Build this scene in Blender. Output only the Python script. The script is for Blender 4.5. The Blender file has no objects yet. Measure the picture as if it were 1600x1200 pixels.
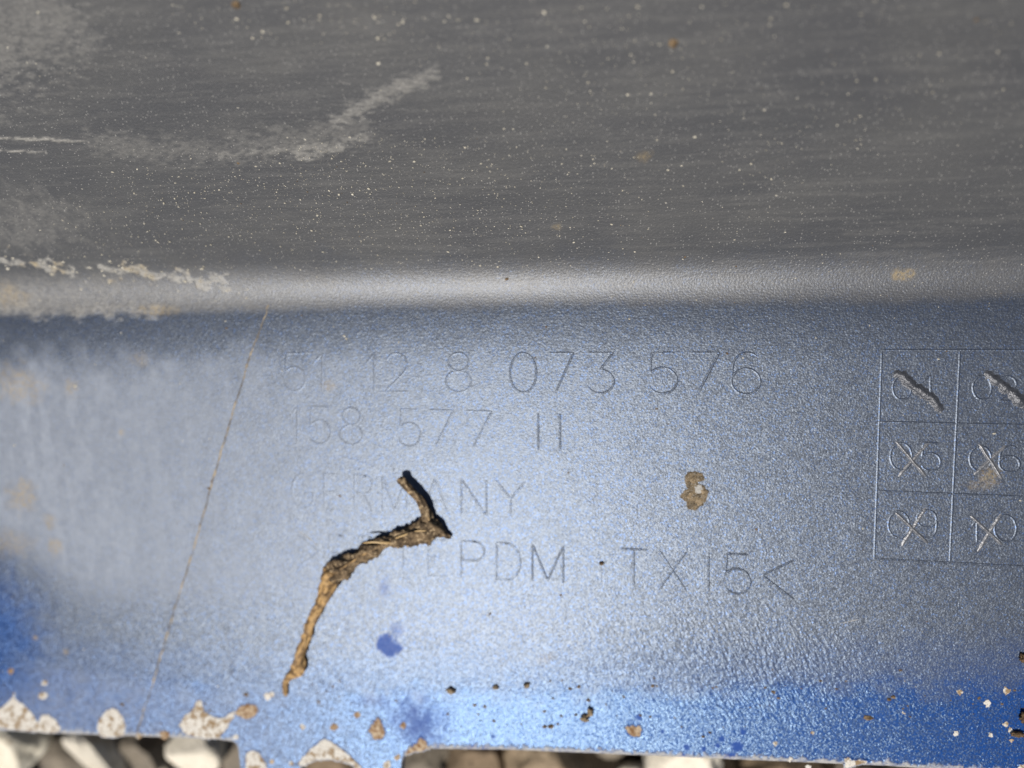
import bpy, bmesh, math, random
import numpy as np
from mathutils import Vector, noise as mnoise

# ------------------------------------------------------------------ camera, sky, sun, exposure
scene = bpy.context.scene
MM = 0.001
FPX = 1155.0                                   # focal length in photo pixels (1600 wide)
def _n(v): v = np.array(v, float); return v / np.linalg.norm(v)
# world axes seen from the camera (x right, y down, z forward), from the vanishing points of the text rows and grid
AX = _n((8000, 0, -FPX))
AYd = _n((FPX * FPX / 8000, 8500, FPX))
AZ = np.cross(AX, -AYd)                        # flange normal
if AZ[2] > 0: AZ = -AZ
R = np.stack([AX, -AYd, AZ])                   # world = R @ cam
R[1] = np.cross(R[2], R[0]); R[1] /= np.linalg.norm(R[1])
CAM = -(R @ np.array([0, 0, 115.5]))           # mm; the picture's middle looks at the world origin
cd = bpy.data.cameras.new('camera'); cam = bpy.data.objects.new('camera', cd); scene.collection.objects.link(cam)
cd.sensor_width = 36; cd.lens = 36 * FPX / 1600; cd.clip_start = 0.002; cd.clip_end = 20
from mathutils import Matrix
right, up, back = R[:, 0], -R[:, 1], -R[:, 2]
M = Matrix.Identity(4)
for i in range(3):
    M[i][0], M[i][1], M[i][2], M[i][3] = right[i], up[i], back[i], CAM[i] * MM
cam.matrix_world = M
scene.camera = cam
cd.dof.use_dof = True; cd.dof.focus_distance = 0.107; cd.dof.aperture_fstop = 8.2

def ray(px, py): return R @ np.array([px - 800.0, py - 600.0, FPX])
def plane_pt(px, py, z=0.0):
    d = ray(px, py); k = (z - CAM[2]) / d[2]; return CAM + d * k

# the sun mirrors in the flat flange at this point of it
SUNPX = (760, 880)
mp = plane_pt(*SUNPX); vv = _n(CAM - mp); SUN = np.array([-vv[0], -vv[1], vv[2]])
elev = math.asin(SUN[2]); rot = math.atan2(SUN[0], SUN[1])
w = bpy.data.worlds.new('World'); scene.world = w; w.use_nodes = True
nt = w.node_tree; bg = nt.nodes['Background']
sky = nt.nodes.new('ShaderNodeTexSky'); sky.sky_type = 'NISHITA'; sky.sun_disc = False
sky.sun_elevation = elev; sky.sun_rotation = rot
nt.links.new(sky.outputs[0], bg.inputs[0]); bg.inputs[1].default_value = 0.06
sl = bpy.data.lights.new('sun', 'SUN'); sun = bpy.data.objects.new('sun', sl); scene.collection.objects.link(sun)
sl.energy = 4.6; sl.angle = math.radians(0.6); sl.color = (1, 0.94, 0.86)
sun.rotation_euler = Vector(SUN).to_track_quat('Z', 'Y').to_euler()
sun.location = Vector(SUN) * 0.6
scene.view_settings.view_transform = 'Standard'; scene.view_settings.look = 'None'
scene.view_settings.exposure = 0.0; scene.view_settings.gamma = 1; scene.view_settings.use_curve_mapping = False
rng = np.random.default_rng(7); random.seed(7)

# ------------------------------------------------------------------ helpers
def hash2(ix, iy, s):
    h = (ix.astype(np.int64) * 374761393 + iy.astype(np.int64) * 668265263 + s * 974634777) & 0xffffffff
    h = ((h ^ (h >> 13)) * 1274126177) & 0xffffffff
    return ((h ^ (h >> 16)) & 0xffffff) / float(0xffffff)
def vnoise(x, y, s=0):
    ix, iy = np.floor(x), np.floor(y); fx, fy = x - ix, y - iy
    fx = fx * fx * (3 - 2 * fx); fy = fy * fy * (3 - 2 * fy)
    a, b = hash2(ix, iy, s), hash2(ix + 1, iy, s); c, d = hash2(ix, iy + 1, s), hash2(ix + 1, iy + 1, s)
    return (a * (1 - fx) + b * fx) * (1 - fy) + (c * (1 - fx) + d * fx) * fy
def fbm(x, y, s=0, o=4):
    t, a, n = 0, 0.5, 0
    for k in range(o): t = t + a * vnoise(x, y, s + k * 17); n += a; a *= 0.5; x = x * 2.03; y = y * 2.03
    return t / n
def sstep(a, b, x): t = np.clip((x - a) / (b - a), 0, 1); return t * t * (3 - 2 * t)

def tag(o, label=None, cat=None, group=None, kind=None):
    if label: o['label'] = label
    if cat: o['category'] = cat
    if group: o['group'] = group
    if kind: o['kind'] = kind
    return o
def link(name, me, mat, parent=None, smooth=True):
    if mat is not None: me.materials.append(mat)
    if smooth: me.polygons.foreach_set('use_smooth', np.ones(len(me.polygons), bool))
    o = bpy.data.objects.new(name, me); scene.collection.objects.link(o)
    if parent: o.parent = parent
    return o
def mesh(name, verts, faces):
    me = bpy.data.meshes.new(name); me.from_pydata([tuple(v) for v in np.asarray(verts) * MM], [], [tuple(int(i) for i in f) for f in faces]); me.update(); return me
def grid_mesh(name, P):                         # P (rows, cols, 3) in mm
    r, c, _ = P.shape
    me = bpy.data.meshes.new(name)
    i = np.arange(r * c).reshape(r, c)
    q = np.stack([i[:-1, :-1], i[:-1, 1:], i[1:, 1:], i[1:, :-1]], -1).reshape(-1, 4)
    me.vertices.add(r * c); me.vertices.foreach_set('co', (P.reshape(-1, 3) * MM).astype(np.float32).ravel())
    me.loops.add(q.size); me.loops.foreach_set('vertex_index', q.astype(np.int32).ravel())
    me.polygons.add(len(q)); me.polygons.foreach_set('loop_start', np.arange(0, q.size, 4, dtype=np.int32))
    me.polygons.foreach_set('loop_total', np.full(len(q), 4, np.int32))
    me.update(calc_edges=True); me.validate(); return me

class NT:
    def __init__(s, name):
        s.m = bpy.data.materials.new(name); s.m.use_nodes = True; s.t = s.m.node_tree; s.t.nodes.clear()
        s.out = s.n('OutputMaterial')
    def n(s, typ, **kw):
        nd = s.t.nodes.new('ShaderNode' + typ)
        for k, v in kw.items(): setattr(nd, k, v)
        return nd
    def l(s, a, b): s.t.links.new(a, b)
    def put(s, sock, v):
        if isinstance(v, bpy.types.NodeSocket): s.l(v, sock)
        elif isinstance(v, tuple) and len(v) == 3 and sock.type == 'RGBA': sock.default_value = (*v, 1)
        else: sock.default_value = v
    def math(s, op, a, b=0.0, clamp=False):
        nd = s.n('Math', operation=op, use_clamp=clamp); s.put(nd.inputs[0], a); s.put(nd.inputs[1], b); return nd.outputs[0]
    def vmath(s, op, a, b=(0, 0, 0), scale=None):
        nd = s.n('VectorMath', operation=op); s.put(nd.inputs[0], a); s.put(nd.inputs[1], b)
        if scale is not None: s.put(nd.inputs['Scale'], scale)
        return nd.outputs[0]
    def mix(s, f, a, b, mode='MIX'):
        nd = s.n('Mix', data_type='RGBA', blend_type=mode); s.put(nd.inputs[0], f); s.put(nd.inputs[6], a); s.put(nd.inputs[7], b); return nd.outputs[2]
    def ramp(s, f, a, b, lo=0.0, hi=1.0):
        nd = s.n('MapRange', interpolation_type='SMOOTHSTEP'); s.put(nd.inputs[0], f)
        nd.inputs[1].default_value = a; nd.inputs[2].default_value = b; nd.inputs[3].default_value = lo; nd.inputs[4].default_value = hi
        return nd.outputs[0]
    def coord(s, scale=(1, 1, 1)):              # object coordinates in millimetres
        if not hasattr(s, 'tc'): s.tc = s.n('TexCoord').outputs['Object']
        return s.vmath('MULTIPLY', s.tc, tuple(1000.0 * k for k in scale))
    def noise(s, scale=(1, 1, 1), detail=4, rough=0.55):
        nd = s.n('TexNoise'); s.l(s.coord(scale), nd.inputs['Vector']); nd.inputs['Scale'].default_value = 1; nd.inputs['Detail'].default_value = detail; nd.inputs['Roughness'].default_value = rough
        return nd.outputs['Fac']
    def voro(s, scale=(1, 1, 1), feature='F1'):
        nd = s.n('TexVoronoi', feature=feature); s.l(s.coord(scale), nd.inputs['Vector']); nd.inputs['Scale'].default_value = 1; return nd
    def bump(s, h, strength, dist, normal=None):
        nd = s.n('Bump'); s.put(nd.inputs['Height'], h); s.put(nd.inputs['Strength'], strength); nd.inputs['Distance'].default_value = dist * MM
        if normal is not None: s.l(normal, nd.inputs['Normal'])
        return nd.outputs[0]
    def bsdf(s, color, rough, metallic=0.0, normal=None, spec=0.5, coat=None, coat_rough=0.2):
        nd = s.n('BsdfPrincipled'); s.put(nd.inputs['Base Color'], color); s.put(nd.inputs['Roughness'], rough); s.put(nd.inputs['Metallic'], metallic)
        s.put(nd.inputs['Specular IOR Level'], spec)
        if normal is not None: s.l(normal, nd.inputs['Normal'])
        if coat is not None:
            s.put(nd.inputs['Coat Weight'], coat); s.put(nd.inputs['Coat Roughness'], coat_rough)
        return nd.outputs[0]
    def mixs(s, f, a, b):
        nd = s.n('MixShader'); s.put(nd.inputs[0], f); s.l(a, nd.inputs[1]); s.l(b, nd.inputs[2]); return nd.outputs[0]
    def done(s, sh): s.l(sh, s.out.inputs['Surface']); return s.m

# ------------------------------------------------------------------ the bumper's cross-section: t = mm along it, 0 at the fold
YF = plane_pt(800, 481)[1]
RF, AL = 11.0, math.radians(37)
DIP, DL = 0.11, 9.0                               # the flange dips into the fold
A0 = -math.atan(DIP); ARC = RF * (AL - A0); ZD = -DIP * DL / 2
def section(t):
    t = np.asarray(t, float); y = np.where(t <= 0, YF + t, 0.0); z = -DIP * np.clip(t + DL, 0, DL) ** 2 / (2 * DL)
    a = A0 + np.clip(t, 0, ARC) / RF
    yy, zz = YF + RF * (np.sin(a) - math.sin(A0)), ZD + RF * (math.cos(A0) - np.cos(a))
    s = np.clip(t - ARC, 0, None)
    k = 0.0022                                       # the wall keeps bending a little
    yy = yy + np.where(s > 0, (np.sin(AL + k * s) - math.sin(AL)) / k, 0)
    zz = zz + np.where(s > 0, (-np.cos(AL + k * s) + math.cos(AL)) / k, 0)
    y = np.where(t > 0, yy, y); z = np.where(t > 0, zz, z)
    return y, z
def polyx(pts):                                     # a line drawn on the flange in photo pixels -> y(x) in mm
    q = np.array([plane_pt(*p)[:2] for p in pts]); return lambda x: np.interp(x, q[:, 0], q[:, 1])
crease_y = polyx([(-400, 990), (0, 1030), (150, 1055), (370, 1086), (700, 1080), (900, 1080), (1150, 1075), (1600, 1064), (2000, 1064)])
edge_y = polyx([(-400, 1128), (0, 1140), (60, 1142), (110, 1146), (250, 1152), (340, 1156), (368, 1160), (374, 1166), (379, 1180), (383, 1215), (386, 1228),
    (470, 1230), (473, 1203), (478, 1194), (495, 1186), (520, 1183), (545, 1187), (560, 1196), (564, 1204), (567, 1230), (627, 1232), (631, 1190), (635, 1180), (643, 1173), (660, 1170), (800, 1172), (1000, 1180), (1200, 1188), (1380, 1195), (1600, 1208), (2000, 1225)])
def lip_z(x, y):
    d = crease_y(x) - y                              # mm past the crease
    up_ = 0.10 * (np.sqrt(np.clip(d + 0.0, 0, None) ** 2 + 1.2) - 1.095)
    return np.where(d > 0, up_, 0) + 0.05 * (fbm(x * 0.25, y * 0.25, 3) - 0.5)
def surf(x, t):
    y, z = section(t)
    return np.stack([x, y, z + np.where(t < 0, lip_z(x, y) * sstep(0, -2, t), 0)], -1)
def px2s(px, py):                                   # photo pixel -> (x, t) on the section
    p = plane_pt(px, py)
    if p[1] <= YF: return np.array([p[0], p[1] - YF])
    d = ray(px, py); ts = np.linspace(0, 90, 1801); y, z = section(ts)
    f = (y - CAM[1]) * d[2] - (z - CAM[2]) * d[1]
    i = int(np.argmax(np.sign(f) != np.sign(f[0]))); k = (z[i] - CAM[2]) / d[2]
    return np.array([CAM[0] + k * d[0], ts[i]])
def spx(px, py, lift=0.0):
    x, t = px2s(px, py); p = surf(np.array([x]), np.array([t]))[0]
    return p + np.array([0, 0, lift])

# ------------------------------------------------------------------ what lies on the plastic: paint, dust, stains, a painted edge highlight (fixed to the surface)
def seg_d(X, T, pts):
    best = np.full(X.shape, 1e9); S = [px2s(*p) for p in pts]
    for a, b in zip(S[:-1], S[1:]):
        d = b - a; L = d @ d + 1e-9; u = np.clip(((X - a[0]) * d[0] + (T - a[1]) * d[1]) / L, 0, 1)
        best = np.minimum(best, np.hypot(X - a[0] - u * d[0], T - a[1] - u * d[1]))
    return best
def blob(X, T, px, py, rx, ry, soft=0.5, seed=0, warp=0.5, rot=0.0):
    c = px2s(px, py); sc = 10.0; dx, dt = X - c[0], T - c[1]
    if rot: cr, sr = math.cos(rot), math.sin(rot); dx, dt = dx * cr + dt * sr, -dx * sr + dt * cr
    r = np.hypot(dx / (rx / sc), dt / (ry / sc)) + warp * (fbm(X * 0.9 + 31 * seed, T * 0.9, seed + 50, 4) - 0.5) * 2
    return sstep(1 + soft / 2, 1 - soft, r)
def attributes(X, T, y):
    n1 = fbm(X * 0.35, T * 0.35, 1); n2 = fbm(X * 1.2, T * 1.2, 2); n3 = fbm(X * 0.09, T * 0.3, 9)
    d = np.where(T < 0, crease_y(X) - y, -50)
    cx = px2s(1150, 1000)[0]
    # body colour that reached the edge, full and smooth
    dd = d + (n1 - 0.5) * 5 + (n2 - 0.5) * 2.5
    paint = 0.4 * sstep(-11, 0, dd) + 0.6 * sstep(-2.0, 2.8, dd)
    xl = px2s(0, 960); q = np.hypot((X - (xl[0] - 7)) / 14, (T - (xl[1] - 4)) / 12)
    paint = np.maximum(paint, sstep(1.7, 0.35, q + (n1 - 0.5) * 0.6 + (n2 - 0.5) * 0.4))
    gloss = np.zeros_like(X)
    for b in ((606, 1009, 24, 20, 0.2, 1), (600, 918, 12, 20, 1.0, 2), (620, 985, 12, 14, 0.8, 3), (655, 1125, 62, 46, 0.9, 4), (590, 1096, 40, 14, 1.0, 6)):
        g = blob(X, T, b[0], b[1], b[2], b[3], b[4], b[5]); gloss = np.maximum(gloss, g * (0.55 if b[5] in (2, 3, 6) else 0.95))
    edge_glint = sstep(1.0, 0.35, (y - edge_y(X) - 1.0) / 0.55 + (fbm(X * 2.2, T * 2.2, 77) - 0.42) * 3.0) * (T < 0)  # broken pale line painted along the rim as the highlight of the rounded edge
    for px, py, r in ((1142, 1178, 9), (1072, 1162, 6), (1066, 1178, 9), (1150, 1161, 9), (1120, 1160, 4), (1098, 1165, 4), (1127, 1150, 5), (1080, 1183, 6), (1160, 1140, 5), (772, 1147, 4), (800, 1170, 8), (762, 1167, 9), (740, 1165, 10), (998, 1119, 6), (1035, 1140, 3), (1134, 1176, 5)):
        gloss = np.maximum(gloss, blob(X, T, px, py, r, r, 0.4, px % 13, 0.3))
    over = 0.72 * sstep(1.2, -0.8, T + (n1 - 0.5) * 1.6) + 0.26 * sstep(12, 1.5, T + (n1 - 0.5) * 8)
    # pale dust film, heavier to the left
    xa = px2s(40, 700)[0]; xb = px2s(900, 700)[0]
    dust = 0.6 * sstep(xb, xa, X + (n1 - 0.5) * 18) * sstep(-56, -44, T) * sstep(-3, -13, T + (n1 - 0.5) * 8)
    dust = dust * (0.68 + 0.5 * n2 + 0.2 * sstep(0.44, 0.56, fbm(X * 0.55, T * 0.16, 88, 5))) * sstep(1.2, 2.2, q)
    dust = np.maximum(dust, 0.34 * sstep(px2s(760, 1100)[0], px2s(420, 1100)[0], X + (n1 - 0.5) * 16) * sstep(-2, 2, d) * sstep(0.6, 1.6, q) * (0.5 + n2))
    # wall: smears, scuffs and the crust along the fold
    pale = np.zeros_like(X)
    wall = sstep(2, 6, T)
    streak = fbm(X * 0.12, T * 2.2, 21, 5)
    pale += wall * 0.06 * sstep(0.48, 0.75, streak)
    for pts, wd, am in (([(525, 192), (600, 150), (675, 116)], 0.9, 0.32), ([(345, 243), (440, 236), (570, 215)], 0.5, 0.32), ([(160, 226), (345, 240), (560, 205)], 2.0, 0.16),
                        ([(0, 216), (70, 218), (140, 223)], 0.20, 0.6), ([(0, 235), (72, 239)], 0.18, 0.6), ([(-60, 120), (0, 70), (70, 20)], 5, 0.22), ([(470, 245), (530, 230)], 0.6, 0.4)):
        pale = np.maximum(pale, am * sstep(1.5, 0.2, seg_d(X, T, pts) / wd + (fbm(X * 0.9, T * 2.4, 33, 5) - 0.5) * 3.4))
    for b in ((45, 340, 90, 50, 0.17), (60, 30, 60, 50, 0.22), (30, 370, 60, 30, 0.17)):
        pale = np.maximum(pale, b[4] * blob(X, T, b[0], b[1], b[2], b[3], 1.0, 11, 1.0))
    crust = sstep(1.0, 0.25, seg_d(X, T, [(-200, 392), (0, 404), (60, 414), (120, 420), (200, 424), (270, 436), (350, 442)]) / 1.5 + (fbm(X * 0.7, T * 1.1, 41, 5) - 0.44) * 4.6)
    crust2 = 0.75 * sstep(1.0, 0.1, seg_d(X, T, [(-200, 488), (0, 484), (120, 484), (250, 484)]) / 1.7 + (fbm(X * 0.5, T * 1.0, 43, 5) - 0.47) * 2.4)
    film = 0.32 * sstep(px2s(760, 450)[0], px2s(0, 450)[0], X) * sstep(-0.6, 0.6, T) * sstep(10, 2.0, T) * (0.4 + n2)
    pale = np.clip(np.maximum.reduce([pale, 0.62 * crust, 0.6 * crust2, film, 0.9 * edge_glint]), 0, 1)
    tan = np.zeros_like(X)
    for b in ((35, 775, 30, 28, 0.55, 5), (20, 850, 40, 24, 0.35, 7), (85, 855, 16, 16, 0.6, 6), (80, 815, 14, 14, 0.5, 8), (110, 605, 16, 16, 0.45, 9), (30, 600, 50, 32, 0.45, 10), (220, 560, 22, 14, 0.3, 12),
              (512, 602, 14, 10, 0.45, 13), (1410, 429, 13, 9, 0.9, 14), (190, 675, 6, 5, 0.7, 15), (54, 997, 6, 6, 0.9, 16), (103, 1018, 6, 6, 0.5, 3), (1007, 245, 10, 8, 0.4, 4), (870, 355, 10, 6, 0.3, 5),
              (855, 1030, 14, 12, 0.35, 6), (1545, 745, 15, 17, 0.55, 19), (1530, 757, 20, 9, 0.3, 20), (240, 484, 40, 9, 0.5, 1), (10, 460, 40, 20, 0.4, 2)):
        tan = np.maximum(tan, b[4] * blob(X, T, b[0], b[1], b[2], b[3], 0.7, b[5], 0.7))
    tan = np.maximum(tan, 0.6 * crust * sstep(0.45, 0.65, n1)); 
    # coarser peel of the overspray towards the bare corner
    peel = np.exp(-(((X - cx) / 20) ** 2 + ((T - px2s(1150, 1040)[1]) / 9) ** 2))
    f = lambda a: np.clip(a, 0, 1)
    return np.stack([f(paint), f(gloss), f(dust), f(over)], -1), np.stack([f(pale), f(tan), f(peel), np.ones_like(X)], -1)
def put_attr(me, X, T, y):
    a, b = attributes(X, T, y)
    for nm, v in (('coatmap', a), ('dirt_glint_map', b)):
        at = me.attributes.new(nm, 'FLOAT_COLOR', 'POINT'); at.data.foreach_set('color', v.astype(np.float32).ravel())

# ------------------------------------------------------------------ materials
def shell_material():
    k = NT('oversprayed_plastic')
    A = k.n('Attribute', attribute_name='coatmap'); B = k.n('Attribute', attribute_name='dirt_glint_map')
    sa = k.n('SeparateColor'); k.l(A.outputs['Color'], sa.inputs[0]); sb = k.n('SeparateColor'); k.l(B.outputs['Color'], sb.inputs[0])
    paint, gloss, dust, over = sa.outputs[0], sa.outputs[1], sa.outputs[2], A.outputs['Alpha']
    pale, tan, peel = sb.outputs[0], sb.outputs[1], sb.outputs[2]
    # relief: moulded grain, brushed lines, peel of the spray
    g1 = k.noise((3.4, 3.4, 3.4), 3); g2 = k.noise((0.35, 5.5, 5.5), 3); g3 = k.noise((1.5, 1.0, 1.5), 2)
    wv = k.vmath('ADD', k.coord((1.0, 1.0, 1.0)), (0, 0, 0))
    rot = k.n('VectorRotate', rotation_type='Z_AXIS'); k.l(wv, rot.inputs['Vector']); rot.inputs['Angle'].default_value = math.radians(58)
    pn = k.n('TexNoise'); k.l(k.vmath('MULTIPLY', rot.outputs[0], (0.9, 2.0, 1.0)), pn.inputs['Vector']); pn.inputs['Scale'].default_value = 1; pn.inputs['Detail'].default_value = 2
    sm = k.math('SUBTRACT', 1.0, gloss)
    b = k.bump(g1, k.math('MULTIPLY', sm, 0.38), 0.14)
    b = k.bump(g2, k.math('MULTIPLY', sm, 0.12), 0.12, b)
    b = k.bump(pn.outputs[0], k.math('MULTIPLY', peel, 0.55), 0.35, b)
    b = k.bump(k.math('MULTIPLY', pale, k.noise((3, 3, 3), 5)), 0.5, 0.3, b)
    # flakes
    v1 = k.voro((5.5, 5.5, 5.5)); v2 = k.voro((2.0, 2.0, 2.0))
    t1 = k.vmath('SUBTRACT', v1.outputs['Color'], (0.5, 0.5, 0.5)); t2 = k.vmath('SUBTRACT', v2.outputs['Color'], (0.5, 0.5, 0.5))
    amt = k.math('MULTIPLY', k.math('SUBTRACT', 1.0, k.math('MULTIPLY', dust, 1.2), True), 0.16)
    fn = k.vmath('ADD', b, k.vmath('SCALE', t1, scale=amt)); fn = k.vmath('ADD', fn, k.vmath('SCALE', t2, scale=0.04)); fn = k.vmath('NORMALIZE', fn)
    fn2 = k.vmath('NORMALIZE', k.vmath('ADD', b, k.vmath('SCALE', t1, scale=0.22)))
    fv = k.n('SeparateColor'); k.l(v1.outputs['Color'], fv.inputs[0])
    spark = k.ramp(fv.outputs[1], 0.0, 1.0, 0.78, 1.22)
    # bare plastic with dust
    big = k.noise((0.06, 0.12, 0.12), 3); fine = k.noise((2.8, 4.5, 4.5), 4, 0.8)
    pl = k.mix(k.ramp(big, 0.35, 0.7), (0.047, 0.047, 0.049), (0.061, 0.060, 0.059))
    pl = k.mix(k.ramp(fine, 0.56, 0.78), pl, (0.17, 0.167, 0.16))
    v3 = k.voro((2.6, 3.4, 3.4)); v3c = k.n('SeparateColor'); k.l(v3.outputs['Color'], v3c.inputs[0])
    spk = k.math('MULTIPLY', k.ramp(v3.outputs['Distance'], 0.30, 0.12), k.ramp(v3c.outputs[0], 0.62, 0.95))
    pl = k.mix(spk, pl, (0.30, 0.29, 0.27))
    plastic = k.bsdf(pl, 0.46, 0, b, 0.8)
    # overspray: thin blue-silver flakes on the plastic
    oc = k.mix(k.ramp(fv.outputs[2], 0.75, 1.0), (0.32, 0.38, 0.48), (0.24, 0.39, 0.74))
    oc = k.mix(1.0, oc, spark, 'MULTIPLY')
    flake = k.bsdf(oc, 0.43, 1.0, fn)
    base = k.bsdf((0.016, 0.020, 0.029), 0.6, 0, b, 0.3)
    overs = k.mixs(0.22, base, flake)
    sh = k.mixs(over, plastic, overs)
    # body colour
    pc = k.mix(k.ramp(fv.outputs[0], 0.2, 1.0), (0.001, 0.018, 0.10), (0.003, 0.055, 0.26))
    body = k.bsdf(pc, 0.33, 0.10, fn2, 1.0)
    body.node.inputs['Specular Tint'].default_value = (0.54, 0.78, 1.0, 1)
    deep = k.bsdf((0.006, 0.050, 0.26), 0.55, 0.0, b, 0.12)
    pm = k.math('MULTIPLY', paint, 0.98)
    sh = k.mixs(pm, sh, body)
    sh = k.mixs(k.math('MULTIPLY', gloss, 0.93), sh, deep)
    # dust, scuffs, stains, and the painted highlight along the edge
    df = k.bsdf(k.mix(k.noise((0.5, 0.5, 0.5), 4), (0.26, 0.29, 0.345), (0.36, 0.39, 0.44)), 0.9, 0, b, 0.1)
    sh = k.mixs(dust, sh, df)
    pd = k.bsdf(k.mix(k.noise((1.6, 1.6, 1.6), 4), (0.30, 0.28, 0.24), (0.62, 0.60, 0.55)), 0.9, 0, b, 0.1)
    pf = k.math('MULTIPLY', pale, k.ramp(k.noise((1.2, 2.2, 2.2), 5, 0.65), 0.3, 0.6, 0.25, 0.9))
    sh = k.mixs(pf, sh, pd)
    td = k.bsdf(k.mix(k.noise((2, 2, 2), 4), (0.25, 0.165, 0.06), (0.46, 0.365, 0.19)), 0.8, 0, b, 0.2)
    tf = k.math('MULTIPLY', tan, k.ramp(k.noise((1.6, 1.6, 1.6), 5, 0.7), 0.38, 0.62, 0.15, 0.9))
    sh = k.mixs(tf, sh, td)
    return k.done(sh)
SHELL = shell_material()
k = NT('scored_plastic'); SCORE = k.done(k.bsdf(k.mix(k.noise((2, 2, 2), 4), (0.03, 0.033, 0.04), (0.13, 0.135, 0.15)), 0.36, 0.5, k.bump(k.noise((2.5, 2.5, 2.5), 4), 0.7, 0.25), 0.5))
k = NT('burnished_plastic'); BURR = k.done(k.bsdf(k.mix(k.noise((2, 2, 2), 4), (0.05, 0.053, 0.06), (0.26, 0.265, 0.28)), 0.38, 0.5, k.bump(k.noise((3, 3, 3), 3), 0.5, 0.15), 0.5))
def dirt_material(name, c1, c2, sc=2.0, rough=0.9, bumpd=0.3):
    k = NT(name); n = k.noise((sc, sc, sc), 5, 0.65)
    return k.done(k.bsdf(k.mix(k.ramp(n, 0.35, 0.68), c1, c2), rough, 0, k.bump(k.noise((sc * 1.7,) * 3, 5), 0.7, bumpd), 0.2))
def chip_material(name):
    k = NT(name); n = k.noise((0.8, 0.8, 0.8), 5, 0.65); f = k.noise((4, 4, 4), 3)
    c = k.mix(k.ramp(n, 0.46, 0.60), (0.64, 0.61, 0.55), (0.27, 0.185, 0.10)); c = k.mix(k.ramp(f, 0.52, 0.7, 0, 0.75), c, (0.26, 0.22, 0.16))
    return k.done(k.bsdf(c, 0.85, 0, k.bump(f, 0.8, 0.2), 0.15))
CHIP = chip_material('exposed_primer')
RUSTCHIP = dirt_material('soiled_primer', (0.20, 0.11, 0.05), (0.50, 0.40, 0.28), 1.3)
MUD = dirt_material('dried_mud', (0.17, 0.125, 0.075), (0.38, 0.30, 0.20), 3.0)
k = NT('mud_film'); n1 = k.noise((1.3, 1.3, 1.3), 5, 0.7); n2 = k.noise((5, 5, 5), 3)
MUDSPOT = k.done(k.bsdf(k.mix(k.ramp(n2, 0.55, 0.7), k.mix(k.ramp(n1, 0.38, 0.6), (0.06, 0.043, 0.022), (0.19, 0.14, 0.08)), (0.36, 0.33, 0.28)), 0.6, 0, k.bump(n2, 0.9, 0.25), 0.4))
SAND = dirt_material('pale_sand', (0.34, 0.31, 0.24), (0.62, 0.58, 0.48), 1.0, 0.6)
PALE = dirt_material('scratch_burr', (0.30, 0.29, 0.27), (0.46, 0.45, 0.42), 2)
SOILM = dirt_material('brown_soil', (0.06, 0.04, 0.025), (0.20, 0.13, 0.07), 2.5)

# ------------------------------------------------------------------ bumper shell
bumper = bpy.data.objects.new('car_bumper', None); scene.collection.objects.link(bumper)
bumper.empty_display_size = 0.02
tag(bumper, 'inner face of a blue oversprayed grey plastic bumper with moulded part numbers', 'bumper')
xs = np.concatenate([np.linspace(-190, -98, 24, endpoint=False), np.linspace(-98, 92, 1010, endpoint=False), np.linspace(92, 190, 26)])
T_CR = -60.0
tw = np.concatenate([np.linspace(-44.0, 0, 260, endpoint=False), np.linspace(0, ARC, 28, endpoint=False), ARC + np.linspace(0, 52, 200, endpoint=False), ARC + np.linspace(52, 78, 26)])
XX, TT = np.meshgrid(xs, tw)
Pw = surf(XX, TT); Pw[..., 2] += np.where(TT > 4, 0.5 * (fbm(XX * 0.04, TT * 0.06, 5) - 0.5), 0) * sstep(4, 12, TT)
# from the last straight row out to the broken edge, then round it and underneath
lr = np.linspace(0, 1, 110)[1:]
y0 = YF - 44.0; ye = edge_y(xs) + 1.0 + 0.12 * (fbm(xs * 1.3, xs * 0, 8) - 0.5)
YL = y0 + (ye - y0)[None, :] * lr[:, None]; XL = np.broadcast_to(xs, YL.shape)
ZL = lip_z(XL, YL)
rows = [np.stack([XL, YL, ZL], -1)]
zt = ZL[-1]
for a in np.linspace(0, 90, 7)[1:]:
    a = math.radians(a); rows.append(np.stack([xs, ye - 0.7 * math.sin(a), zt - 0.7 * (1 - math.cos(a))], -1)[None])
for dz in (1.5, 2.6): rows.append(np.stack([xs, ye - 0.7, zt - dz], -1)[None])
for dy in (0.4, 6, 14): rows.append(np.stack([xs, ye + dy - 0.7, zt - 2.9], -1)[None])
PL = np.concatenate(rows, 0)
P = np.concatenate([PL[::-1], Pw], 0)
TA = np.concatenate([(PL[::-1][..., 1] - YF), TT], 0)
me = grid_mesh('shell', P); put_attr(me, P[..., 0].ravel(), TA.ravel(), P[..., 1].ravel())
link('shell', me, SHELL, bumper)
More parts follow.
